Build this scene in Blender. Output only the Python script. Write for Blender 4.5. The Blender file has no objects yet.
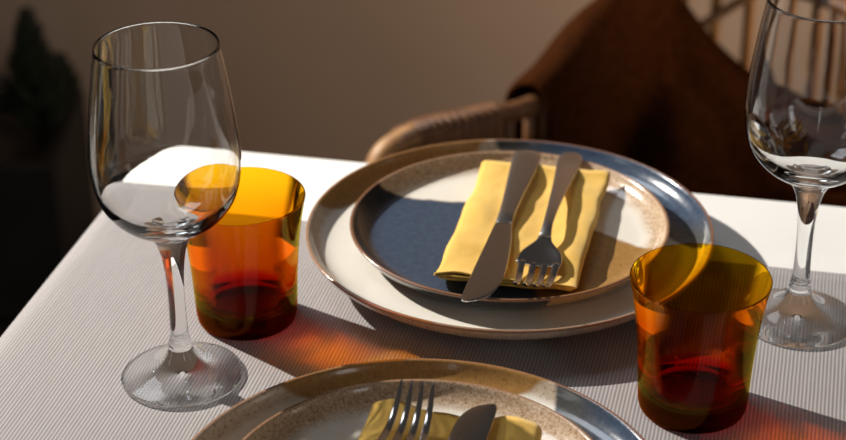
import bpy, bmesh, math, random
from mathutils import Vector, Matrix, noise
random.seed(7)
sc = bpy.context.scene
COL = sc.collection
TZ = 75.0                                   # table surface above the floor, cm


def P(x, y, z=0.0):
    """centimetres, z above the table surface -> metres above the floor"""
    return Vector((x / 100, y / 100, (z + TZ) / 100))


# ------------------------------------------------------------------ camera
cam_d = bpy.data.cameras.new('camera')
cam = bpy.data.objects.new('camera', cam_d)
COL.objects.link(cam)
sc.camera = cam
pit, rol = math.radians(27.873), math.radians(-0.491)
fwd = Vector((0, math.cos(pit), -math.sin(pit)))
up0 = Vector((0, math.sin(pit), math.cos(pit)))
rt0 = Vector((1, 0, 0))
rt = math.cos(rol) * rt0 + math.sin(rol) * up0
up = -math.sin(rol) * rt0 + math.cos(rol) * up0
cam.matrix_world = Matrix(((rt.x, up.x, -fwd.x, 0), (rt.y, up.y, -fwd.y, 0),
                           (rt.z, up.z, -fwd.z, (60.965 + TZ) / 100), (0, 0, 0, 1)))
cam_d.sensor_width = 36
cam_d.lens = 1872.26 * 36 / 846
cam_d.clip_start = 0.02
cam_d.dof.use_dof = True
cam_d.dof.focus_distance = 1.10
cam_d.dof.aperture_fstop = 6.3

# ------------------------------------------------------------------ light
sc.view_settings.view_transform = 'Standard'
sc.view_settings.look = 'None'
sc.view_settings.gamma = 1
sc.view_settings.use_curve_mapping = False
sc.view_settings.exposure = 0.0
sc.cycles.max_bounces = 24
sc.cycles.transparent_max_bounces = 32
sc.cycles.transmission_bounces = 20
sc.cycles.glossy_bounces = 8
sc.cycles.diffuse_bounces = 4
sc.cycles.sample_clamp_indirect = 6
sc.cycles.use_denoising = True

# the one hard low light, a bright lamp at the far left, throws the long shadows; its beam ends short of the wall
KEY = P(-146, 205, 118)
AIM = P(4, 100, 0)
kl = bpy.data.lights.new('key_lamp', 'SPOT')
kl.energy = 385
kl.color = (1.0, 0.95, 0.87)
kl.shadow_soft_size = 0.016
kl.spot_size = math.radians(54)
kl.spot_blend = 0.35
kl.cycles.is_caustics_light = True
key = bpy.data.objects.new('key_lamp', kl)
COL.objects.link(key)
key.location = KEY
key.rotation_euler = (AIM - KEY).to_track_quat('-Z', 'Y').to_euler()
# an added warm fill light out of frame on the right, brightening the wall
wl = bpy.data.lights.new('wall_fill', 'AREA')
wl.energy = 7.6
wl.color = (1.0, 0.78, 0.56)
wl.shape = 'DISK'
wl.size = 0.35
wlo = bpy.data.objects.new('wall_fill', wl)
COL.objects.link(wlo)
wlo.location = P(78, 180, 10)
wlo.rotation_euler = (P(50, 255, -2) - P(78, 180, 10)).to_track_quat('-Z', 'Y').to_euler()

world = bpy.data.worlds.new('world')
sc.world = world
world.use_nodes = True
wt = world.node_tree
wt.nodes.clear()


class NT:
    """small helper for writing node graphs"""
    def __init__(s, tree):
        s.t = tree

    def n(s, typ, **kw):
        nd = s.t.nodes.new(typ)
        for k, v in kw.items():
            setattr(nd, k, v)
        return nd

    def put(s, sock, v):
        if hasattr(v, 'is_output'):
            s.t.links.new(v, sock)
        else:
            sock.default_value = v

    def math(s, op, a, b=0.0, c=0.0, clamp=False):
        nd = s.n('ShaderNodeMath', operation=op, use_clamp=clamp)
        s.put(nd.inputs[0], a); s.put(nd.inputs[1], b); s.put(nd.inputs[2], c)
        return nd.outputs[0]

    def mix(s, f, a, b):
        nd = s.n('ShaderNodeMix', data_type='RGBA')
        s.put(nd.inputs[0], f)
        s.put(nd.inputs[6], a if hasattr(a, 'is_output') else (*a, 1))
        s.put(nd.inputs[7], b if hasattr(b, 'is_output') else (*b, 1))
        return nd.outputs[2]

    def step(s, v, lo, hi):
        nd = s.n('ShaderNodeMapRange', interpolation_type='SMOOTHSTEP')
        s.put(nd.inputs[0], v); s.put(nd.inputs[1], lo); s.put(nd.inputs[2], hi)
        return nd.outputs[0]

    def noise(s, vec, scale, detail=2, rough=.5, col=False):
        nd = s.n('ShaderNodeTexNoise')
        s.put(nd.inputs['Vector'], vec)
        nd.inputs['Scale'].default_value = scale
        nd.inputs['Detail'].default_value = detail
        nd.inputs['Roughness'].default_value = rough
        return nd.outputs['Color' if col else 'Fac']

    def objco(s):
        return s.n('ShaderNodeTexCoord').outputs['Object']

    def xyz(s, v):
        nd = s.n('ShaderNodeSeparateXYZ')
        s.put(nd.inputs[0], v)
        return nd.outputs[0], nd.outputs[1], nd.outputs[2]

    def bump(s, h, strength, dist):
        nd = s.n('ShaderNodeBump')
        nd.inputs['Strength'].default_value = strength
        nd.inputs['Distance'].default_value = dist
        s.put(nd.inputs['Height'], h)
        return nd.outputs[0]


w = NT(wt)
# the surroundings: a dim warm room, open sky beyond the wall's end; upright bright bands added for streaks in the glass
d = w.n('ShaderNodeTexCoord').outputs['Generated']
dx, dy, dz = w.xyz(d)
az = w.math('ARCTAN2', dy, dx)                       # radians, 0 = +x, pi/2 = +y
base = w.mix(w.step(dz, -0.2, 0.9), (0.060, 0.045, 0.034), (0.11, 0.10, 0.095))


def band(lo, hi, zlo, zhi, soft=.02):
    a = w.math('MULTIPLY', w.step(az, math.radians(lo) - soft, math.radians(lo) + soft),
               w.math('SUBTRACT', 1.0, w.step(az, math.radians(hi) - soft, math.radians(hi) + soft)))
    b = w.math('MULTIPLY', w.step(dz, zlo - soft, zlo + soft),
               w.math('SUBTRACT', 1.0, w.step(dz, zhi - soft, zhi + soft)))
    return w.math('MULTIPLY', a, b)


c = base
for lo, hi, zl, zh, colr in ((112, 142, 0.68, 0.86, (14, 15, 16.5)), (-61, -53, .05, .6, (8, 8, 8)),
                             (-170, -162, .0, .6, (5, 5, 5)), (-110, -106, .1, .7, (4, 3.8, 3.6)),
                             (-20, -12, .05, .5, (4, 3.5, 3.1))):
    c = w.mix(band(lo, hi, zl, zh), c, colr)
bg = w.n('ShaderNodeBackground')
w.put(bg.inputs[0], c)
bg.inputs[1].default_value = 0.36
wo = w.n('ShaderNodeOutputWorld')
wt.links.new(bg.outputs[0], wo.inputs[0])


# ------------------------------------------------------------------ materials
def new_mat(name):
    m = bpy.data.materials.new(name)
    m.use_nodes = True
    m.node_tree.nodes.clear()
    k = NT(m.node_tree)
    out = k.n('ShaderNodeOutputMaterial')
    return m, k, out


def principled(k, out, color, rough=.5, metal=0.0, normal=None, coat=0.0, sheen=0.0, spec=.5):
    b = k.n('ShaderNodeBsdfPrincipled')
    k.put(b.inputs['Base Color'], color if hasattr(color, 'is_output') else (*color, 1))
    k.put(b.inputs['Roughness'], rough)
    b.inputs['Metallic'].default_value = metal
    b.inputs['Coat Weight'].default_value = coat
    b.inputs['Coat Roughness'].default_value = .05
    b.inputs['Sheen Weight'].default_value = sheen
    b.inputs['Specular IOR Level'].default_value = spec
    if normal is not None:
        k.put(b.inputs['Normal'], normal)
    k.t.links.new(b.outputs[0], out.inputs[0])
    return b


def mat_simple(name, a, b, scale, rough=.6, bump=0.0, stretch=(1, 1, 1), **kw):
    m, k, out = new_mat(name)
    mp = k.n('ShaderNodeMapping')
    k.put(mp.inputs[0], k.objco())
    mp.inputs['Scale'].default_value = stretch
    nz = k.noise(mp.outputs[0], scale, 4, .6)
    colr = k.mix(k.step(nz, .3, .7), a, b)
    principled(k, out, colr, rough, normal=k.bump(nz, bump, .002) if bump else None, **kw)
    return m


def weave_height(k, co, px):
    x, y, z = k.xyz(co)
    a = k.math('SINE', k.math('MULTIPLY', x, 2 * math.pi / px))
    b = k.math('SINE', k.math('MULTIPLY', y, 2 * math.pi / px))
    return k.math('MULTIPLY', a, b)


M = {}
# white cloth
m, k, out = new_mat('white linen')
co = k.objco()
nz = k.noise(co, 14, 3)
principled(k, out, k.mix(nz, (.74, .71, .68), (.84, .82, .79)), .9, normal=k.bump(weave_height(k, co, .0011), .25, .0004), sheen=.15, spec=.2)
M['linen'] = m
# striped runner, stripes along the table's depth
m, k, out = new_mat('striped cotton')
co = k.objco()
x, y, z = k.xyz(co)
wob = k.math('MULTIPLY', k.math('SUBTRACT', k.noise(co, 40, 2), .5), .0006)
s = k.math('SINE', k.math('MULTIPLY', k.math('ADD', x, wob), 2 * math.pi / .00225))
st = k.step(s, -.55, .75)
mp = k.n('ShaderNodeMapping'); k.put(mp.inputs[0], co); mp.inputs['Scale'].default_value = (400, 30, 30)
nz = k.noise(mp.outputs[0], 1.0, 2)
light = k.mix(nz, (.345, .32, .315), (.415, .39, .385))
dark = k.mix(nz, (.205, .185, .186), (.28, .256, .256))
principled(k, out, k.mix(st, dark, light), .9, normal=k.bump(s, .2, .0005), sheen=.1, spec=.2)
M['stripe'] = m
# yellow napkin
m, k, out = new_mat('yellow linen')
co = k.objco()
nz = k.noise(co, 60, 3)
wv = weave_height(k, co, .0012)
principled(k, out, k.mix(nz, (.74, .425, .07), (.86, .56, .135)), .9, normal=k.bump(k.math('ADD', k.math('MULTIPLY', wv, .4), nz), .35, .0012), sheen=.2, spec=.15)
M['napkin'] = m
# steel
m, k, out = new_mat('brushed steel')
co = k.objco()
mp = k.n('ShaderNodeMapping'); k.put(mp.inputs[0], co); mp.inputs['Scale'].default_value = (500, 40, 500)
nz = k.noise(mp.outputs[0], 1.0, 2)
principled(k, out, (.66, .62, .59), k.math('ADD', .2, k.math('MULTIPLY', nz, .08)), metal=1.0)
M['steel'] = m
m, k, out = new_mat('polished steel')
principled(k, out, (.74, .71, .68), .13, metal=1.0)
M['polish'] = m


def glaze(name, design):
    """stoneware glazes; object space of the plate, metres"""
    m, k, out = new_mat(name)
    co = k.objco()
    x, y, z = k.xyz(co)
    x = k.math('MULTIPLY', x, 100.0)
    y = k.math('MULTIPLY', y, 100.0)
    wb = k.math('MULTIPLY', k.math('SUBTRACT', k.noise(co, 55, 3), .5), .9)
    r = k.math('SQRT', k.math('ADD', k.math('MULTIPLY', x, x), k.math('MULTIPLY', y, y)))
    fine = k.noise(co, 900, 3, .7)
    mid = k.noise(co, 220, 4, .65)
    big = k.noise(co, 30, 2)
    speck = k.step(k.noise(co, 480, 3, .65), .55, .66)
    speck2 = k.step(k.noise(co, 430, 2), .66, .74)

    def half(nx, ny, dd, soft=.18):
        v = k.math('ADD', k.math('ADD', k.math('MULTIPLY', x, nx), k.math('MULTIPLY', y, ny)), wb)
        return k.step(v, dd - soft, dd + soft)

    R, rb = (13.5, 12.0) if design == 'large' else (10.57, 9.2)
    cream = k.mix(big, (.70, .65, .57), (.78, .74, .67))
    cream = k.mix(k.math('MULTIPLY', speck2, .35), cream, (.40, .30, .20))
    band_c = k.mix(mid, (.40, .31, .225), (.62, .51, .40)) if design == 'large' else k.mix(k.step(k.noise(co, 600, 4, .7), .3, .7), (.34, .215, .12), (.62, .48, .345))
    band_c = k.mix(k.math('MULTIPLY', speck, .7), band_c, (.20, .105, .05))
    bandf = k.step(k.math('ADD', r, k.math('MULTIPLY', wb, .8)), rb + (.3 if design == 'large' else -.6), rb + (.8 if design == 'large' else .5))
    colr = k.mix(bandf, cream, band_c)
    ochre = k.mix(mid, (.24, .115, .028), (.42, .235, .08))
    ochre = k.mix(k.math('MULTIPLY', speck, .6), ochre, (.16, .08, .03))
    blue = k.mix(mid, (.020, .033, .062), (.062, .09, .14))
    blue = k.mix(k.math('MULTIPLY', k.step(fine, .55, .8), .5), blue, (.20, .25, .32))
    blk = k.mix(mid, (.006, .006, .007), (.022, .023, .028))  # the blue rim's shade, put into its colour as near-black
    if design == 'large':
        oc = half(math.cos(math.radians(129.5)), math.sin(math.radians(129.5)), 10.85)
        colr = k.mix(oc, colr, ochre)
        bl = half(math.cos(math.radians(40.5)), math.sin(math.radians(40.5)), 8.2)
        trans = half(math.cos(math.radians(40.5)), math.sin(math.radians(40.5)), 10.2, 1.2)
        edge = k.mix(mid, (.03, .035, .045), (.10, .095, .08))
        colr = k.mix(bl, colr, k.mix(trans, edge, blue))
    elif design == 'small':
        low = half(-.166, -.986, -4.1)
        oc = k.math('MULTIPLY', low, half(-.674, -.738, -4.21))
        colr = k.mix(oc, colr, ochre)
        bl = k.math('MULTIPLY', low, half(-.97, -.24, .6))
        rim = k.step(r, 8.9, 9.5)
        colr = k.mix(bl, colr, k.mix(rim, blue, blk))
    else:
        pass
    lip = k.step(r, R - .28, R - .12)
    lipz = k.step(z, .0224 if design == 'large' else .0134, .0236 if design == 'large' else .0146)
    colr = k.mix(k.math('MULTIPLY', k.math('MULTIPLY', lip, lipz), .8), colr, (.26, .12, .06))
    principled(k, out, colr, k.math('ADD', .13, k.math('MULTIPLY', mid, .12)), normal=k.bump(k.math('ADD', mid, k.math('MULTIPLY', big, 2.0)), .12, .0008), coat=.4)
    return m


M['glaze_large'] = glaze('dipped stoneware glaze', 'large')
M['glaze_small'] = glaze('blue dipped stoneware glaze', 'small')
M['glaze_plain'] = glaze('speckled stoneware glaze', 'plain')


def thin_glass(k, tint=(1, 1, 1), rough=0.0, refl=1.0):
    tr = k.n('ShaderNodeBsdfTransparent')
    tr.inputs[0].default_value = (*tint, 1)
    gl = k.n('ShaderNodeBsdfGlossy')
    gl.inputs['Roughness'].default_value = rough
    # the same reflectance whether the wall is met from outside or from within
    fr2 = k.n('ShaderNodeLayerWeight'); fr2.inputs[0].default_value = .5
    f = k.math('MULTIPLY', refl, k.math('ADD', .035, k.math('MULTIPLY', k.math('POWER', fr2.outputs['Facing'], 4.5), .8)))
    mx = k.n('ShaderNodeMixShader')
    k.put(mx.inputs[0], f)
    k.t.links.new(tr.outputs[0], mx.inputs[1])
    k.t.links.new(gl.outputs[0], mx.inputs[2])
    return mx.outputs[0]


def steep_mix(k, out, refracting, tint, lo, hi, solid=0.0, refl=1.0):
    """a thin wall met square on passes light straight through; met at a slant it bends it"""
    lw = k.n('ShaderNodeLayerWeight')
    lw.inputs[0].default_value = .5
    mx = k.n('ShaderNodeMixShader')
    k.put(mx.inputs[0], k.math('MAXIMUM', k.step(lw.outputs['Facing'], lo, hi), solid))
    k.t.links.new(thin_glass(k, tint, refl=refl), mx.inputs[1])
    k.t.links.new(refracting, mx.inputs[2])
    k.t.links.new(mx.outputs[0], out.inputs[0])


m, k, out = new_mat('amber glass')
g = k.n('ShaderNodeBsdfGlass')
g.inputs['IOR'].default_value = 1.5
g.inputs['Roughness'].default_value = 0.0
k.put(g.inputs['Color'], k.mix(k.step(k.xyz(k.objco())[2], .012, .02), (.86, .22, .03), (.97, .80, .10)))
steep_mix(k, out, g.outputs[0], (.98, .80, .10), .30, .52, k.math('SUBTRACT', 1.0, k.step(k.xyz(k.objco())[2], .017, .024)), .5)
va = k.n('ShaderNodeVolumeAbsorption')
va.inputs['Color'].default_value = (1 - .55 / 6, 1 - 3.3 / 6, 0.0, 1)
va.inputs['Density'].default_value = 600
k.t.links.new(va.outputs[0], out.inputs['Volume'])
M['amber'] = m


def clear(name, lo=None, hi=None):
    m, k, out = new_mat(name)
    g = k.n('ShaderNodeBsdfGlass')
    g.inputs['IOR'].default_value = 1.5
    g.inputs['Roughness'].default_value = 0.0
    g.inputs['Color'].default_value = (.985, .99, .99, 1)
    if lo is None:
        k.t.links.new(g.outputs[0], out.inputs[0])
    else:
        steep_mix(k, out, g.outputs[0], (.985, .99, .99), lo, hi)
    return m


M['glass_bowl'] = clear('clear glass of the bowl')
M['glass_stem'] = clear('clear glass of the stem')
M['glass_foot'] = clear('clear glass of the foot', .34, .54)

M['wall'] = mat_simple('painted plaster', (.33, .245, .19), (.36, .27, .215), 3, .9, .1)
m, k, out = new_mat('dark wooden boards')
co = k.objco()
x, y, z = k.xyz(co)
plank = k.math('FRACT', k.math('MULTIPLY', x, 1 / .14))
gap = k.math('MULTIPLY', k.step(plank, 0, .03), k.math('SUBTRACT', 1.0, k.step(plank, .97, 1.0)))
mp = k.n('ShaderNodeMapping'); k.put(mp.inputs[0], co); mp.inputs['Scale'].default_value = (30, 2, 1)
nz = k.noise(mp.outputs[0], 1.5, 4)
principled(k, out, k.mix(gap, (.004, .003, .003), k.mix(nz, (.014, .009, .007), (.035, .022, .016))), .7)
M['floor'] = m
M['cane'] = mat_simple('rattan cane', (.24, .11, .036), (.38, .195, .07), 60, .5, .2, (1, 1, .15))
M['wicker'] = mat_simple('woven wicker', (.085, .030, .008), (.15, .058, .017), 90, .55, .3)
M['seat'] = mat_simple('woven seat', (.16, .08, .03), (.25, .13, .06), 80, .6, .3)
M['blanket'] = mat_simple('brown wool', (.022, .0056, .0009), (.042, .0115, .002), 120, .95, .5, sheen=0, spec=.03)
M['table'] = mat_simple('stained oak', (.12, .065, .03), (.2, .11, .05), 8, .5, .1, (1, 8, 8))
M['foliage'] = mat_simple('dark conifer needles', (.006, .010, .004), (.016, .022, .008), 50, .8, .2)
M['bark'] = mat_simple('bark', (.03, .02, .012), (.05, .03, .02), 40, .9, .3)
M['pot'] = mat_simple('dark glazed clay', (.006, .0045, .004), (.011, .008, .0065), 20, .6, .1)


# ------------------------------------------------------------------ mesh helpers
def link(name, bm, mat, parent=None, smooth=True, recalc=True):
    if recalc:
        bmesh.ops.recalc_face_normals(bm, faces=bm.faces)
    me = bpy.data.meshes.new(name)
    bm.to_mesh(me)
    bm.free()
    for p in me.polygons:
        p.use_smooth = smooth
    me.materials.append(mat)
    o = bpy.data.objects.new(name, me)
    COL.objects.link(o)
    if parent:
        o.parent = parent
    return o


def tag(o, label, cat, group=None):
    o['label'] = label
    o['category'] = cat
    if group:
        o['group'] = group
    return o


def empty(name, loc, rz=0.0):
    o = bpy.data.objects.new(name, None)
    COL.objects.link(o)
    o.location = loc
    o.rotation_euler = (0, 0, rz)
    o.empty_display_size = .05
    return o


def copy_tree(o, parent=None):
    c = o.copy()
    COL.objects.link(c)
    if parent:
        c.parent = parent
    for ch in list(o.children):
        copy_tree(ch, c)
    return c


def crspline(pts, n):
    """Catmull-Rom through tuples, n samples per span"""
    pts = [Vector(p) for p in pts]
    out = []
    for i in range(len(pts) - 1):
        p0 = pts[i - 1] if i else pts[0] * 2 - pts[1]
        p1, p2 = pts[i], pts[i + 1]
        p3 = pts[i + 2] if i + 2 < len(pts) else pts[-1] * 2 - pts[-2]
        for j in range(n):
            t = j / n
            out.append(.5 * ((2 * p1) + (p2 - p0) * t + (2 * p0 - 5 * p1 + 4 * p2 - p3) * t * t + (3 * p1 - p0 - 3 * p2 + p3) * t ** 3))
    out.append(pts[-1])
    return out


def lathe(bm, prof, segs=96):
    """prof: list of (r, z) in cm; points with r = 0 become poles"""
    rings = []
    for r, z in prof:
        if r < 1e-6:
            rings.append([bm.verts.new((0, 0, z / 100))])
        else:
            rings.append([bm.verts.new((r / 100 * math.cos(2 * math.pi * i / segs), r / 100 * math.sin(2 * math.pi * i / segs), z / 100)) for i in range(segs)])
    for a, b in zip(rings, rings[1:]):
        for i in range(segs):
            j = (i + 1) % segs
            if len(a) == 1 and len(b) == 1:
                continue
            if len(a) == 1:
                bm.faces.new((a[0], b[i], b[j]))
            elif len(b) == 1:
                bm.faces.new((a[i], a[j], b[0]))
            else:
                bm.faces.new((a[i], a[j], b[j], b[i]))


def smooth_prof(pts, n=4):
    return [(max(0, v[0]), v[1]) for v in crspline([(a, b, 0) for a, b in pts], n)]


def tube(bm, pts, rad, segs=10, caps=True):
    """pts in metres; rad a float or list in metres"""
    pts = [Vector(p) for p in pts]
    rr = rad if isinstance(rad, (list, tuple)) else [rad] * len(pts)
    rings = []
    nrm = None
    for i, p in enumerate(pts):
        t = (pts[min(i + 1, len(pts) - 1)] - pts[max(i - 1, 0)]).normalized()
        if nrm is None:
            a = Vector((0, 0, 1)) if abs(t.z) < .9 else Vector((1, 0, 0))
            nrm = (a - t * a.dot(t)).normalized()
        else:
            nrm = (nrm - t * nrm.dot(t)).normalized()
        b = t.cross(nrm)
        rings.append([bm.verts.new(p + rr[i] * (math.cos(2 * math.pi * s / segs) * nrm + math.sin(2 * math.pi * s / segs) * b)) for s in range(segs)])
    for a, b in zip(rings, rings[1:]):
        for s in range(segs):
            bm.faces.new((a[s], a[(s + 1) % segs], b[(s + 1) % segs], b[s]))
    if caps:
        bm.faces.new(rings[0][::-1])
        bm.faces.new(rings[-1])


def box(bm, x0, x1, y0, y1, z0, z1):
    r = bmesh.ops.create_cube(bm, size=1)
    for v in r['verts']:
        v.co = Vector(((x0 + x1) / 2 + v.co.x * (x1 - x0), (y0 + y1) / 2 + v.co.y * (y1 - y0), (z0 + z1) / 2 + v.co.z * (z1 - z0)))
    return r['verts']


def loft(bm, secs, close=True):
    """secs: list of rings of coordinates (metres), capped ends"""
    rings = [[bm.verts.new(c) for c in s] for s in secs]
    n = len(rings[0])
    for a, b in zip(rings, rings[1:]):
        for i in range(n):
            bm.faces.new((a[i], a[(i + 1) % n], b[(i + 1) % n], b[i]))
    if close:
        bm.faces.new(rings[0][::-1])
        bm.faces.new(rings[-1])


def bevel_mod(o, wd, seg=2):
    md = o.modifiers.new('bevel', 'BEVEL')
    md.width = wd
    md.segments = seg
    md.limit_method = 'ANGLE'


# ------------------------------------------------------------------ setting
bm = bmesh.new()
box(bm, -4, 4, -2, 2.70, -.05, 0)
o = link('floor', bm, M['floor'], smooth=False); o['kind'] = 'structure'
bm = bmesh.new()
box(bm, -1.20, 4, 2.55, 2.70, 0, 1.98)
o = link('wall_back', bm, M['wall'], smooth=False); o['kind'] = 'structure'
bm = bmesh.new()
box(bm, -1.20, 4, 2.535, 2.55, 0, .08)
o = link('baseboard_back', bm, M['wall'], smooth=False); o['kind'] = 'structure'
bevel_mod(o, .004)

# ------------------------------------------------------------------ table, cloths (table-local axes, origin at the far left corner)
TROT = math.atan2(-.2275, 1.0)
TW, TD = 150.0, 92.0
corner = Vector((-19.55, 128.95, 0))
tu = Vector((math.cos(TROT), math.sin(TROT), 0))
tv = Vector((-math.sin(TROT), math.cos(TROT), 0))
tc = corner + tu * (TW / 2) - tv * (TD / 2)          # centre of the table top, cm
CL = .35                                              # cloth + runner thickness under the things, cm

table = empty('dining_table', (tc.x / 100, tc.y / 100, 0), TROT)
tag(table, 'wooden dining table under the white and striped cloths', 'table')
ztop = (TZ - CL - .02) / 100
bm = bmesh.new()
box(bm, -(TW / 2 - .6) / 100, (TW / 2 - .6) / 100, -(TD / 2 - .6) / 100, (TD / 2 - .6) / 100, ztop - .03, ztop)
bevel_mod(link('tabletop', bm, M['table'], table, False), .006)
bm = bmesh.new()
for a, b, cc, dd in ((-.66, .66, -.40, -.38), (-.66, .66, .38, .40), (-.68, -.66, -.38, .38), (.66, .68, -.38, .38)):
    box(bm, a, b, cc, dd, ztop - .11, ztop - .031)
link('apron', bm, M['table'], table, False)
for sx in (-1, 1):
    for sy in (-1, 1):
        bm = bmesh.new()
        xs, ys = sx * .65, sy * .37
        loft(bm, [[(xs + a * q, ys + b * q, z) for a, b in ((-1, -1), (1, -1), (1, 1), (-1, 1))] for q, z in ((.02, .0), (.032, ztop - .1), (.032, ztop - .031))])
        bevel_mod(link('leg', bm, M['table'], table, False), .004)


def rrect(hw, hd, r, seg=10):
    pts = []
    for cx, cy, a0 in ((hw - r, hd - r, 0), (-hw + r, hd - r, 90), (-hw + r, -hd + r, 180), (hw - r, -hd + r, 270)):
        for i in range(seg + 1):
            a = math.radians(a0 + 90 * i / seg)
            pts.append((cx + r * math.cos(a), cy + r * math.sin(a)))
    return pts


def densify(pts, step):
    out = []
    for i, p in enumerate(pts):
        q = pts[(i + 1) % len(pts)]
        n = max(1, int(math.hypot(q[0] - p[0], q[1] - p[1]) / step))
        out += [(p[0] + (q[0] - p[0]) * j / n, p[1] + (q[1] - p[1]) * j / n) for j in range(n)]
    return out


# tablecloth: rounded edge then a hanging skirt
FIL = 1.0
prof = [(0.0, 0.0)]
for i in range(1, 7):
    a = math.radians(90 * i / 6)
    prof.append((FIL * math.sin(a), -FIL * (1 - math.cos(a))))
for i in range(1, 9):
    prof.append((FIL + .1 * i, -FIL - i * 2.6))
bm = bmesh.new()
basep = densify(rrect(TW / 2 - FIL, TD / 2 - FIL, 1.2, 8), 3)
rings = []
for d_, z_ in prof:
    ring = []
    for i, (px, py) in enumerate(basep):
        # outward direction of the rounded rectangle
        qx = max(-(TW / 2 - FIL - 1.2), min(TW / 2 - FIL - 1.2, px)); qy = max(-(TD / 2 - FIL - 1.2), min(TD / 2 - FIL - 1.2, py))
        n_ = Vector((px - qx, py - qy, 0)); n_ = n_.normalized() if n_.length > 1e-6 else Vector((0, 0, 0))
        side = abs(py) > TD / 2 - 2
        wv = (.6 * math.sin(px * .35) * (-z_ - 1) / 20) if (side and z_ < -1) else 0
        ring.append(bm.verts.new(((px + n_.x * (d_ + wv)) / 100, (py + n_.y * (d_ + wv)) / 100, (z_ - .16) / 100)))
    rings.append(ring)
bm.faces.new(rings[0])
N = len(basep)
for a, b in zip(rings, rings[1:]):
    for i in range(N):
        bm.faces.new((a[i], b[i], b[(i + 1) % N], a[(i + 1) % N]))
bmesh.ops.triangulate(bm, faces=[f for f in bm.faces if len(f.verts) > 4])
cloth = link('tablecloth', bm, M['linen'], recalc=True)
cloth.location = (tc.x / 100, tc.y / 100, TZ / 100)
cloth.rotation_euler = (0, 0, TROT)
md = cloth.modifiers.new('thickness', 'SOLIDIFY'); md.thickness = .0015; md.offset = -1
tag(cloth, 'white linen tablecloth showing along the far edge of the table', 'tablecloth')

# striped runner lying over the cloth and hanging over the left edge
bm = bmesh.new()
xs = []
HW = TW / 2
for i in range(9):
    xs.append((-HW - 1.25 + .0 - .1 * (8 - i) / 1.0 * 1.0, -FIL - (8 - i) * 2.4 - .2))
for i in range(1, 7):
    a = math.radians(90 * i / 6)
    xs.append((-HW - .25 + (FIL + .0) * (1 - math.cos(a)) - 1.0 * (1 - i / 6), -.2 * (1 - i / 6) - FIL * (1 - math.sin(a))))
n_mid = 150
for i in range(1, n_mid):
    xs.append((-HW + .9 + (2 * HW - 1.8) * i / n_mid, 0))
right = [(-a, b) for a, b in xs[:15]][::-1]
xs += right
v0, v1 = -TD / 2 + 10.6, TD / 2 - 10.75
nv = 60
grid = []
for j in range(nv + 1):
    vv = v0 + (v1 - v0) * j / nv
    row = []
    for (a, b) in xs:
        dz_ = 0
        row.append(bm.verts.new((a / 100, vv / 100, (b + dz_) / 100)))
    grid.append(row)
for j in range(nv):
    for i in range(len(xs) - 1):
        bm.faces.new((grid[j][i], grid[j][i + 1], grid[j + 1][i + 1], grid[j + 1][i]))
runner = link('table_runner', bm, M['stripe'])
runner.location = (tc.x / 100, tc.y / 100, TZ / 100)
runner.rotation_euler = (0, 0, TROT)
md = runner.modifiers.new('thickness', 'SOLIDIFY'); md.thickness = .0013; md.offset = -1
tag(runner, 'finely striped grey and white cotton runner laid over the white tablecloth', 'table runner')

# ------------------------------------------------------------------ plates
LARGE = [(0, .85), (8.0, .82), (8.3, 0), (9.0, 0), (9.25, .72), (11.2, .92), (12.4, 1.2), (13.05, 1.7), (13.38, 2.1), (13.5, 2.34), (13.47, 2.44), (13.36, 2.46), (13.22, 2.39), (13.02, 2.1), (12.68, 1.75), (12.2, 1.50), (11.5, 1.38), (10.3, 1.35), (0, 1.33)]
SMALL = [(0, .14), (6.0, .14), (6.3, 0), (7.0, 0), (7.2, .14), (8.8, .2), (9.6, .4), (10.1, .78), (10.42, 1.2), (10.57, 1.44), (10.54, 1.53), (10.43, 1.55), (10.3, 1.48), (10.1, 1.2), (9.78, .9), (9.35, .66), (8.8, .51), (8.0, .46), (0, .44)]


def plate(name, prof, mat, x, y, z, rz, label, group):
    bm = bmesh.new()
    pr = [prof[0]] + smooth_prof(prof[1:-1], 3) + [prof[-1]]
    lathe(bm, pr, 160)
    # gentle hand-thrown wobble
    for v in bm.verts:
        a = math.atan2(v.co.y, v.co.x)
        r = v.co.xy.length
        if v.co.z > .012:
            v.co.z += .0003 * math.sin(3 * a + 1) * (v.co.z / .024)
    o = link(name, bm, mat)
    o.location = P(x, y, z)
    o.rotation_euler = (0, 0, math.radians(rz))
    return tag(o, label, 'plate', group)


BX, BY = 5.709, 109.646
FX, FY = -.476, 79.758
plate('dinner_plate', LARGE, M['glaze_large'], BX, BY, .02, 0, 'large stoneware plate with dark blue edge at the far setting, under the blue plate', 'large dipped plates')
plate('dinner_plate', LARGE, M['glaze_large'], FX, FY, .02, -39, 'large ochre and blue rimmed stoneware plate nearest the camera, under the speckled plate', 'large dipped plates')
SZ = 1.40
plate('side_plate', SMALL, M['glaze_small'], BX, BY, SZ, 0, 'smaller stoneware plate half dipped in dark blue, stacked on the far large plate', 'small upper plates')
plate('side_plate', SMALL, M['glaze_plain'], FX, FY, SZ, -39, 'smaller cream plate with brown speckled rim, stacked on the near large plate', 'small upper plates')

# ------------------------------------------------------------------ tumblers
TUM = [(0, .12), (2.2, .10), (2.75, 0), (2.98, .06), (3.12, .28), (3.19, .8), (3.24, 1.8), (3.31, 3.2), (3.41, 4.6), (3.54, 5.9), (3.71, 7.1), (3.87, 8.0), (3.975, 8.5), (4.0, 8.62), (3.97, 8.68), (3.935, 8.66), (3.895, 8.45), (3.77, 7.9), (3.575, 7.05), (3.35, 5.9), (3.20, 4.6), (3.10, 3.2), (3.02, 2.1), (2.92, 1.6), (2.66, 1.3), (2.2, 1.2), (0, 1.15)]


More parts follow.
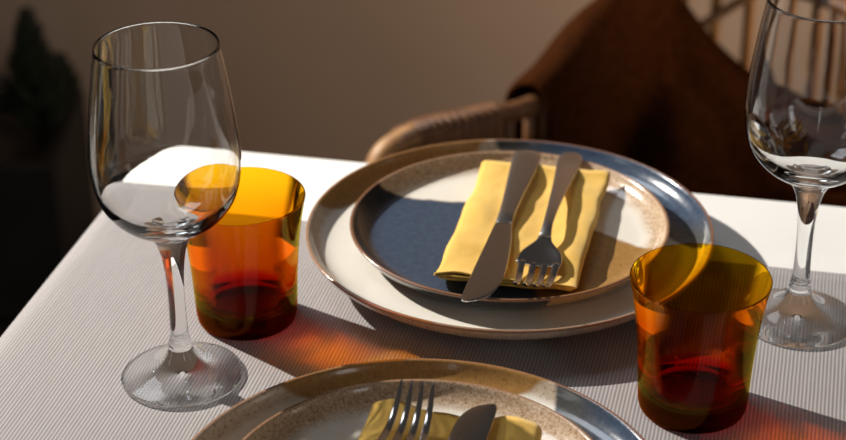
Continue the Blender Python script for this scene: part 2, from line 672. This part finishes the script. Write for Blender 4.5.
def tumbler(x, y, label):
    bm = bmesh.new()
    pr = [TUM[0]] + smooth_prof(TUM[1:-1], 3) + [TUM[-1]]
    lathe(bm, pr, 96)
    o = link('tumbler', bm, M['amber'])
    o.location = P(x, y, .02)
    return tag(o, label, 'glass', 'amber glass tumblers')


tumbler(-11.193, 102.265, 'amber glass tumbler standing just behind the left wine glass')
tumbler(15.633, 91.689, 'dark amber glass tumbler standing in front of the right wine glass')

# ------------------------------------------------------------------ wine glasses
FOOT = [(0, .22), (1.2, .12), (2.8, .03), (3.45, 0), (3.62, .05), (3.68, .15), (3.6, .27), (3.2, .40), (2.5, .60), (1.7, .95), (1.15, 1.4), (.82, 1.85), (.70, 2.1)]
STEM = [(.70, 2.1), (.68, 2.25), (.69, 2.42), (.66, 2.6), (.57, 2.9), (.53, 3.6), (.50, 5.0), (.52, 6.5), (.60, 7.6), (.76, 8.6), (.98, 9.25), (1.30, 9.75)]
BOWL = [(1.30, 9.75), (1.85, 10.12), (2.6, 10.6), (3.3, 11.25), (3.85, 12.1), (4.16, 13.1), (4.29, 14.2), (4.29, 15.2), (4.18, 16.6), (3.98, 18.2), (3.75, 19.8), (3.55, 21.0), (3.485, 21.44), (3.44, 21.52), (3.38, 21.45), (3.43, 21.0), (3.63, 19.8), (3.86, 18.2), (4.06, 16.6), (4.16, 15.2), (4.16, 14.2), (4.02, 13.1), (3.70, 12.25), (3.12, 11.5), (2.4, 10.95), (1.5, 10.55), (.7, 10.4), (0, 10.36)]


def wine_glass(x, y, label):
    t = empty('wine_glass', P(x, y, .02))
    for nm, pr, mt in (('foot', FOOT, 'glass_foot'), ('stem', STEM, 'glass_stem'), ('bowl', BOWL, 'glass_bowl')):
        bm = bmesh.new()
        lathe(bm, smooth_prof(pr, 4), 96)
        o = link(nm, bm, M[mt], t, recalc=False)
        me = o.data
        # outward normals on the open shells
        b2 = bmesh.new(); b2.from_mesh(me); b2.normal_update()
        f = max(b2.faces, key=lambda q: q.calc_center_median().xy.length)
        c_ = f.calc_center_median()
        if f.normal.x * c_.x + f.normal.y * c_.y < 0:
            bmesh.ops.reverse_faces(b2, faces=b2.faces)
        b2.to_mesh(me); b2.free()
        for p in me.polygons:
            p.use_smooth = True
    return tag(t, label, 'wine glass', 'clear wine glasses')


wine_glass(-14.559, 95.385, 'clear empty wine glass in front of the orange tumbler at the left')
wine_glass(23.53, 101.411, 'clear empty wine glass behind the dark tumbler, cut by the right edge')


# ------------------------------------------------------------------ napkins
def interp(tab, r):
    for (a, b), (c_, d_) in zip(tab, tab[1:]):
        if a <= r <= c_:
            return b + (d_ - b) * (r - a) / (c_ - a)
    return tab[-1][1]


INNER = [(0, .45), (8.0, .47), (8.8, .52), (9.35, .67), (9.78, .92), (10.1, 1.22), (10.43, 1.56), (14, 1.56)]


def nap_base(x0, x1, y, lift):
    r = max(math.hypot(x0, y), math.hypot(x1, y))
    return SZ + interp(INNER, min(r, 9.9)) + .06 + lift * max(0, (abs(y) - 4) / 4) ** 2


def napkin(cx, cy, rz, x0, x1, y0, y1, label, seed, puff, lift, end_thin):
    """a cloth folded twice into a strip; the section runs across, swept along the length. cm, plate-local"""
    th_ = .26
    gap = .36
    hw = (x1 - x0) / 2
    path = []
    ns = 26
    for i in range(ns + 1):
        path.append((-hw + .5 + (2 * hw - .9) * i / ns, .15))
    for i in range(1, 8):
        a = -math.pi / 2 + math.pi * i / 8
        path.append((hw - .42 + .2 * math.cos(a), .15 + gap / 2 + gap / 2 * math.sin(a)))
    for i in range(ns + 1):
        path.append((hw - .42 - (2 * hw - .9) * i / ns, .15 + gap))
    for i in range(1, 8):
        a = -math.pi / 2 - math.pi * i / 8
        path.append((-hw + .48 + .22 * math.cos(a), .15 + gap * 1.5 + gap / 2 * math.sin(a)))
    for i in range(ns + 1):
        path.append((-hw + .48 + (2 * hw - .75) * i / ns, .15 + 2 * gap))
    for i in range(1, 6):                                    # last flap turning down over the right side
        a = math.pi / 2 - math.pi * .5 * i / 5
        path.append((hw - .27 + .27 * math.cos(a), .15 + 2 * gap - .27 + .27 * math.sin(a)))
    path.append((hw, .28))
    bm = bmesh.new()
    ny = 44
    secs = []
    n = len(path)
    nr = []
    for i in range(n):
        a = Vector(path[max(i - 1, 0)]); b = Vector(path[min(i + 1, n - 1)])
        t = (b - a).normalized()
        nr.append(Vector((-t.y, t.x)))
    for j in range(ny + 1):
        f = j / ny
        y = y0 + (y1 - y0) * f
        ring = []
        base = nap_base(x0, x1, y, lift)
        for sgn in (1, -1):
            rngi = range(n) if sgn == 1 else range(n - 1, -1, -1)
            for i in rngi:
                px, pz = path[i]
                q = Vector((px, pz)) + nr[i] * sgn * th_ / 2
                hh = max(0, q.y) / 1.0
                nv_ = noise.noise(Vector((q.x * .45 + seed, y * .3, 0))) * .22 + noise.noise(Vector((q.x * 1.3 + seed, y * .9, 3))) * .06
                xx = q.x + (x0 + x1) / 2 + .22 * noise.noise(Vector((seed, y * .35, 5 + (0 if q.x < 0 else 9)))) + .12 * noise.noise(Vector((q.x, seed, pz * 3))) * (1 if j in (0, ny) else .4)
                # cushiony sides, hollow where the cutlery presses
                side = abs(q.x) / hw
                bul = puff * math.exp(-((q.x + hw * .72) / (hw * .28)) ** 2) + .18 * math.exp(-((q.x - hw * .75) / (hw * .3)) ** 2)
                ne = 1 - .5 * max(0, min(1, (y - 4.0) / 3.5)) * end_thin
                zz = base + (q.y + hh * (nv_ + bul)) * ne
                yy = y + .18 * noise.noise(Vector((q.x * .5, pz * 2, seed + 3))) * (2 * f - 1) * 2
                ring.append((xx / 100, yy / 100, zz / 100))
        secs.append(ring)
    loft(bm, secs)
    bmesh.ops.triangulate(bm, faces=[f_ for f_ in bm.faces if len(f_.verts) > 4])
    o = link('napkin', bm, M['napkin'])
    o.location = P(cx, cy, 0)
    o.rotation_euler = (0, 0, rz)
    return tag(o, label, 'napkin', 'yellow folded napkins')


napkin(BX, BY, TROT + math.pi, -5.75, 3.2, -7.6, 7.9, 'yellow linen napkin folded into a strip on the blue dipped plate', 2.0, .12, .12, 1.0)
napkin(FX, FY, TROT, -4.2, 5.4, -8.3, 7.0, 'yellow linen napkin folded on the near speckled plate', 11.0, .6, .2, .15)


# ------------------------------------------------------------------ cutlery (local: +y towards the tip, cm, resting at z = 0)
def strip(bm, rows, cup=0.0, nx=8, superell=2.6):
    """rows: (y, xc, halfwidth, z, halfthickness, cup) -> lofted bar with rounded section"""
    secs = []
    for y, xc, hwid, z, ht, cp in rows:
        ring = []
        m_ = 20
        for i in range(m_):
            a = 2 * math.pi * i / m_
            ca, sa = math.cos(a), math.sin(a)
            e = 2 / superell
            xx = math.copysign(abs(ca) ** e, ca) * hwid
            zz = math.copysign(abs(sa) ** e, sa) * ht
            ring.append(((xc + xx) / 100, y / 100, (z + ht + zz + cp * xx * xx) / 100))
        secs.append(ring)
    loft(bm, secs)


def make_fork():
    t = empty('fork', (0, 0, 0))
    bm = bmesh.new()
    rows = []
    for y, hw_, z in crspline([(0, .35, .0), (.25, .62, .0), (.8, .74, .02), (2, .72, .1), (5, .52, .42), (8, .37, .72), (10, .30, .84), (11.2, .29, .82), (12.2, .36, .66)], 4):
        rows.append((y, 0, hw_, z, .11, 0))
    strip(bm, rows)
    link('handle', bm, M['steel'], t)
    bm = bmesh.new()
    rows = []
    for y, hw_, z, cp in [(v[0], v[1], v[2], 0) for v in crspline([(11.9, .33, .70), (12.5, .46, .56), (13.0, .80, .40), (13.5, 1.10, .27), (14.1, 1.23, .16), (14.6, 1.24, .10)], 4)]:
        rows.append((y, 0, hw_, z, .085, .12 if hw_ > .5 else .05))
    strip(bm, rows, superell=3.5)
    hd = link('head', bm, M['polish'], t)
    for i in range(4):
        x_ = (-1.5 + i) * .64
        bm = bmesh.new()
        rows = []
        for y, z, hw_ in crspline([(14.35, .13, .22), (14.9, .08, .20), (15.8, .05, .185), (16.8, .22, .165), (17.7, .66, .13), (18.25, 1.1, .085), (18.45, 1.3, .035)], 4):
            k_ = (y - 14.35) / 4.1
            xx = x_ * (1 - .2 * k_)
            rows.append((y, xx, hw_, z + .12 * x_ * x_ * (1 - k_), .095 - .05 * k_, 0))
        strip(bm, rows)
        link('tine', bm, M['polish'], hd)
    return t


def make_knife():
    t = empty('table_knife', (0, 0, 0))
    bm = bmesh.new()
    rows = []
    for y, hw_, ht in crspline([(0, .45, .14), (.2, .72, .2), (.8, .86, .24), (3, .80, .25), (6, .62, .24), (8.5, .50, .22), (9.3, .48, .20), (9.9, .49, .13), (10.2, .50, .08)], 4):
        rows.append((y, 0, hw_, .24 - ht, ht, 0))
    strip(bm, rows, superell=3.2)
    link('handle', bm, M['steel'], t)
    bm = bmesh.new()
    rows = []
    # spine straight on +x, belly on -x sweeping up to the tip
    for y, xl, xr in crspline([(9.9, -.47, .47), (10.8, -.55, .52), (12.2, -.74, .58), (14.0, -.90, .66), (15.8, -1.0, .74), (17.4, -.98, .80), (18.6, -.82, .84), (19.4, -.52, .86), (19.9, -.1, .84), (20.15, .4, .76)], 4):
        rows.append((y, (xl + xr) / 2, (xr - xl) / 2, .17, .055, 0))
    strip(bm, rows, superell=2.2)
    link('blade', bm, M['polish'], t)
    return t


def place(t, px, py, rz, lx, ly, lz, lrot, tilt, label, cat, group, roll=0.0):
    """set-local handle end (lx, ly) at height lz, direction lrot, tilt = rise towards the tip"""
    v = Matrix.Rotation(rz, 4, 'Z') @ Vector((lx, ly, 0))
    t.location = P(px + v.x, py + v.y, lz)
    t.rotation_mode = 'ZXY'
    t.rotation_euler = (tilt, roll, rz + lrot)
    t.rotation_mode = 'QUATERNION'
    q = (Matrix.Rotation(rz + lrot, 3, 'Z') @ Matrix.Rotation(tilt, 3, 'X') @ Matrix.Rotation(roll, 3, 'Y')).to_quaternion()
    t.rotation_quaternion = q
    return tag(t, label, cat, group)


R180 = TROT + math.pi
fork = make_fork()
knife = make_knife()
fork2 = copy_tree(fork)
knife2 = copy_tree(knife)
knife.scale = knife2.scale = (1.15, 1.04, 1.1)
fork.scale = fork2.scale = (1.15, 1.12, 1.15)
place(knife, BX, BY, R180, .3, -9.4, 3.15, math.radians(.9), math.radians(-.4), 'steel table knife lying on the napkin of the far setting', 'knife', 'table knives')
place(fork, BX, BY, R180, -2.65, -10.2, 3.1, math.radians(1.2), math.radians(-.8), 'steel fork lying on the napkin of the far setting', 'fork', 'forks')
place(knife2, FX, FY, TROT, 2.5, -13.4, 3.2, math.radians(1.5), math.radians(.5), 'steel table knife with its round tip up on the near napkin', 'knife', 'table knives')
place(fork2, FX, FY, TROT, -1.25, -13.9, 3.4, math.radians(0.5), math.radians(.5), 'steel fork with four tines pointing away on the near napkin', 'fork', 'forks')

# ------------------------------------------------------------------ rattan chair (world cm, z above the table surface)
chair = empty('rattan_armchair', P(32, 168, -TZ))
CO = Vector((32, 168, -TZ))


def CP(x, y, z):
    return (Vector((x, y, z)) - CO) / 100


left = [(-4.4, 149.0, -15), (-3.6, 150.2, -12), (-.5, 152.0, -10.7), (5, 154.5, -10.5), (10.6, 158.8, -10.8), (13.6, 166, -10.5), (17.2, 174.5, -10), (21.5, 182.3, -10), (26.5, 186.8, -10), (32, 188, -10)]
railp = left + [(64 - x, y, z) for x, y, z in left[:-1][::-1]]
rail = crspline(railp, 8)
bm = bmesh.new()
tube(bm, [CP(*p) for p in rail], .0095, 12)
link('arm_rail', bm, M['wicker'], chair)
for sgn in (0, 1):  # lighter sleeve on each arm end: the light falling there, put into the colour
    bm = bmesh.new()
    tube(bm, [CP(64 - p.x if sgn else p.x, p.y, p.z) for p in rail[:17]], .0108, 12)
    link('lit_arm_end', bm, M['cane'], chair)
# ribbed wicker panels under the front of each arm
for sgn in (0, 1):
    bm = bmesh.new()
    pts = rail[12:8 * 4 - 4]
    if sgn:
        pts = [Vector((64 - p.x, p.y, p.z)) for p in pts]
    L_ = len(pts)
    dens = []
    for i in range(L_ - 1):
        for j in range(6):
            dens.append(pts[i].lerp(pts[i + 1], j / 6))
    rows = [[], []]
    for i, p in enumerate(dens):
        tdir = (dens[min(i + 1, len(dens) - 1)] - dens[max(0, i - 1)]).normalized()
        n_ = Vector((-tdir.y, tdir.x, 0)).normalized()
        rib = .16 * math.sin(i * 2 * math.pi / 6)
        rows[0].append(p + n_ * (.9 + rib)); rows[1].append(p - n_ * (.9 + rib))
    ns = 5
    depth = 9.0
    for side in (0, 1):
        g = [[bm.verts.new(CP(p.x, p.y, p.z + 1.0 - depth * q / ns)) for p in rows[side]] for q in range(ns + 1)]
        for q in range(ns):
            for i in range(len(dens) - 1):
                bm.faces.new((g[q][i], g[q][i + 1], g[q + 1][i + 1], g[q + 1][i]))
        rows[side] = g
    a, b = rows
    for i in range(len(dens) - 1):
        bm.faces.new((a[ns][i], a[ns][i + 1], b[ns][i + 1], b[ns][i]))
        bm.faces.new((a[0][i], a[0][i + 1], b[0][i + 1], b[0][i]))
    link('wicker_panel', bm, M['wicker'], chair)
# short spindles from the seat to the rail, tall ones through the back
SEATZ = -31.0


def spindle(x, y, z0, z1, r, mat_):
    bm = bmesh.new()
    tube(bm, [CP(x, y, z0 + (z1 - z0) * i / 6) for i in range(7)], r / 100, 8)
    link('spindle', bm, mat_, chair)


seen = []
for i in range(8 * 3, len(rail) - 8 * 3, 1):
    p = rail[i]
    if p.y > 184:
        continue
    if all((Vector((p.x, p.y)) - Vector(s_)).length > 2.6 for s_ in seen):
        seen.append((p.x, p.y))
        cx = 32 + (p.x - 32) * .93
        spindle(p.x, p.y, SEATZ, -10.3, .6, M['wicker'])
for i in range(-3, 5):
    x_ = 32 + i * 3.62
    y_ = 190.2 - .012 * (x_ - 32) ** 2
    spindle(x_, y_, SEATZ, 22.4 - .024 * (x_ - 32) ** 2, .62, M['cane'])
bm = bmesh.new()
tube(bm, [CP(x, y, z) for x, y, z in crspline([(21.5, 183.4, -10.3), (17.5, 186, 8), (21.5, 188.2, 19), (32, 190.2, 22.8), (42.5, 188.2, 19), (48, 186, 8), (42.5, 183.4, -10.3)], 8)], .014, 12)
link('crest_rail', bm, M['cane'], chair)
bm = bmesh.new()
tube(bm, [CP(x, y, z) for x, y, z in crspline([(24, 187.8, -21), (28.5, 188.2, -16.6), (33.5, 188.9, -13.2), (40, 188.9, -9), (46.5, 187.6, -4)], 6)], .006, 8)
link('back_brace', bm, M['seat'], chair)
# seat
bm = bmesh.new()
outl = [(12, 152), (32, 149.5), (52, 152), (54, 165), (52, 182), (44, 190), (32, 192), (20, 190), (12, 182), (10, 165)]
outl = [v for v in crspline([(a, b, 0) for a, b in outl + outl[:1]], 6)][:-1]
secs = []
for sc_, z in ((.94, SEATZ - 4), (1, SEATZ - 3), (1.01, SEATZ - 1.6), (1, SEATZ - .5), (.95, SEATZ)):
    secs.append([CP(32 + (v.x - 32) * sc_, 170 + (v.y - 170) * sc_, z) for v in outl])
loft(bm, secs)
bmesh.ops.triangulate(bm, faces=[f_ for f_ in bm.faces if len(f_.verts) > 4])
link('seat', bm, M['seat'], chair)
for x_, y_ in ((14, 155), (50, 155), (16, 184), (48, 184)):
    bm = bmesh.new()
    ox = -2 if x_ < 32 else 2
    oy = -2 if y_ < 170 else 3
    tube(bm, [CP(x_, y_, SEATZ - 3.5), CP(x_ + ox * .5, y_ + oy * .5, SEATZ - 22), CP(x_ + ox, y_ + oy, -TZ)], [.018, .017, .013], 12)
    link('leg', bm, M['cane'], chair)
# front posts that carry the arms
for x0_, x1_ in ((-3.4, 11.5), (67.4, 52.5)):
    bm = bmesh.new()
    tube(bm, [CP(*v) for v in crspline([(x0_, 150.3, -11.5), (x0_ * .75 + x1_ * .25, 151.5, -19), (x0_ * .3 + x1_ * .7, 154, -27), (x1_, 156, SEATZ - 2)], 5)], .011, 10)
    link('arm_post', bm, M['cane'], chair)
tag(chair, 'brown rattan armchair with thin spindles behind the table, a blanket over it', 'armchair')

# blanket: thrown over the left of the rail, spreading down to the seat
tops = [(9.9, 158.2, -10.8), (12.6, 163.4, -10.6), (17.2, 174.5, -10), (21, 181.6, -10), (24.6, 185.6, -10), (27.5, 186.2, -11.8), (31, 185.4, -16.0), (36, 184.6, -20.2), (42, 183.2, -22.8), (48, 181, -24.5)]
bots = [(14.5, 153, -27), (15, 150.5, -27.5), (17, 149, -28), (21, 149, -28.4), (26, 149, -28.4), (31, 149, -28.4), (36, 149.5, -28.4), (41, 150, -28.4), (45, 151, -28.6), (48.5, 153, -28.8)]
NC = 8
T_ = crspline(tops, NC)
B_ = crspline(bots, NC)
bm = bmesh.new()
grid = []
for ci, (a, b) in enumerate(zip(T_, B_)):
    u = ci / (len(T_) - 1)
    over = max(0, min(1, (.55 - u) / .12))                 # columns that hang over the rail
    t = (T_[min(ci + 1, len(T_) - 1)] - T_[max(ci - 1, 0)]).normalized()
    out_ = Vector((-t.y, t.x, 0)).normalized()             # away from the chair
    R_ = 1.9 * over + .35 * (1 - over)
    bulge = (1.5 * math.exp(-((u - .10) / .12) ** 2) + .3 * math.sin(u * 40)) * over
    prof_ = []
    hang = 13 * over + .4
    for i in range(9):                                     # outside, from the bottom up
        f = i / 9
        prof_.append(a + out_ * (R_ + bulge * math.sin(math.pi * (.25 + .6 * f)) + .5 * math.sin(u * 30 + f) * (1 - f) * over) + Vector((0, 0, -hang * (1 - f))))
    for i in range(9):                                     # over the rail
        th = math.pi * i / 8
        prof_.append(a + out_ * ((R_ + bulge * .55 * max(0, math.cos(th))) * math.cos(th)) + Vector((0, 0, (R_ + .25 * over) * math.sin(th))))
    st_ = prof_[-1]
    NI = 30
    for i in range(1, NI + 1):
        s_ = i / NI
        pt = st_.lerp(b, s_)
        pt.z = st_.z + (b.z - st_.z) * (1 - (1 - s_) ** 2.1)
        pt.y = st_.y + (b.y - st_.y) * (s_ ** 1.2)
        fold = 2.0 * math.sin(8.5 * (u * 1.2 + s_ * .75) + .2) + .9 * math.sin(19 * (u - s_ * .3) + 2.0)
        amp = min(1, s_ * 3.5) * (1 - .35 * s_)
        pt.z += fold * amp
        pt.y -= fold * amp * .6
        nn = noise.noise(Vector((pt.x * .16, pt.y * .16, pt.z * .16)))
        pt = pt + Vector((.3, -.5, .6)) * nn * 1.3 * min(1, s_ * 4)
        pt.z = max(pt.z, SEATZ + 1.2)
        prof_.append(pt)
    grid.append([bm.verts.new(P(p.x, p.y, p.z) - P(30, 168, SEATZ)) for p in prof_])
NR = len(grid[0]) - 1
for i in range(len(grid) - 1):
    for r_ in range(NR):
        bm.faces.new((grid[i][r_], grid[i + 1][r_], grid[i + 1][r_ + 1], grid[i][r_ + 1]))
bl = link('blanket', bm, M['blanket'])
bl.location = P(30, 168, SEATZ)
md = bl.modifiers.new('thickness', 'SOLIDIFY'); md.thickness = .005; md.offset = 0
md = bl.modifiers.new('smooth', 'SUBSURF'); md.levels = 1; md.render_levels = 1
tag(bl, 'dark brown wool blanket thrown over the rattan armchair', 'blanket')


# ------------------------------------------------------------------ planter with small conifers in the dark corner
PLX0, PLX1, PLY0, PLY1, PLH = -94, -49.5, 226, 252, 25
pl = empty('planter_box', P((PLX0 + PLX1) / 2, (PLY0 + PLY1) / 2, -TZ))
tag(pl, 'long black planter box on the floor against the wall at the left', 'planter')
hx, hy = (PLX1 - PLX0) / 200, (PLY1 - PLY0) / 200
for nm, b_ in (('side_panel', (-hx, hx, -hy, -hy + .02, .01, PLH / 100)), ('side_panel', (-hx, hx, hy - .02, hy, .01, PLH / 100)),
               ('end_panel', (-hx, -hx + .02, -hy + .021, hy - .021, .01, PLH / 100)), ('end_panel', (hx - .02, hx, -hy + .021, hy - .021, .01, PLH / 100)),
               ('base', (-hx + .021, hx - .021, -hy + .021, hy - .021, 0, .03)),
               ('soil', (-hx + .021, hx - .021, -hy + .021, hy - .021, .031, PLH / 100 - .03))):
    bm = bmesh.new()
    box(bm, *b_)
    bevel_mod(link(nm, bm, M['pot'] if nm != 'soil' else M['bark'], pl, False), .003)


def conifer(x, y, ztop_, rad, label, seed):
    z0 = PLH - 2.95 - TZ
    t = empty('conifer', P(x, y, z0))
    H_ = ztop_ - z0
    bm = bmesh.new()
    tube(bm, [(0, 0, 0), (0, 0, H_ / 200), (0, 0, (H_ - 3) / 100)], [.008, .006, .002], 8)
    link('trunk', bm, M['bark'], t)
    bm = bmesh.new()
    rnd = random.Random(seed)
    for i in range(520):
        f = rnd.random() ** .8
        z = 1.5 + (H_ - 1.5) * f
        rr = rad * (1 - f) ** .85 * (.5 + .6 * rnd.random()) + .7
        a = rnd.random() * 2 * math.pi
        d_ = Vector((math.cos(a), math.sin(a), .6 + rnd.random() * .9))
        st = Vector((0, 0, z)) + Vector((math.cos(a), math.sin(a), 0)) * rr * .15
        en = st + d_ * rr
        mid_ = st.lerp(en, .5) - Vector((0, 0, rr * .12))
        wdt = .4 + rnd.random() * .4
        tube(bm, [st / 100, mid_ / 100, en / 100], [wdt / 100 * .7, wdt / 100, .0012], 5)
    link('foliage', bm, M['foliage'], t, smooth=False)
    return tag(t, label, 'plant', 'conifers in the planter')


conifer(-54.3, 241, -34, 3.8, 'tallest of the slender dark conifers in the black planter at the left', 1)
conifer(-63, 236, -39.5, 4.0, 'dark conifer in the black planter at the far left edge of the picture', 2)
conifer(-52.2, 248, -43.5, 2.3, 'shortest dark conifer in the black planter, nearest the left wine glass', 3)


# the bowls bend the lamp's light onto the cloth and the plates
for o in bpy.data.objects:
    k_ = o.name.split('.')[0]
    if k_ == 'bowl':
        o.cycles.is_caustics_caster = True
    elif k_ in ('table_runner', 'tablecloth', 'dinner_plate', 'side_plate', 'napkin'):
        o.cycles.is_caustics_receiver = True
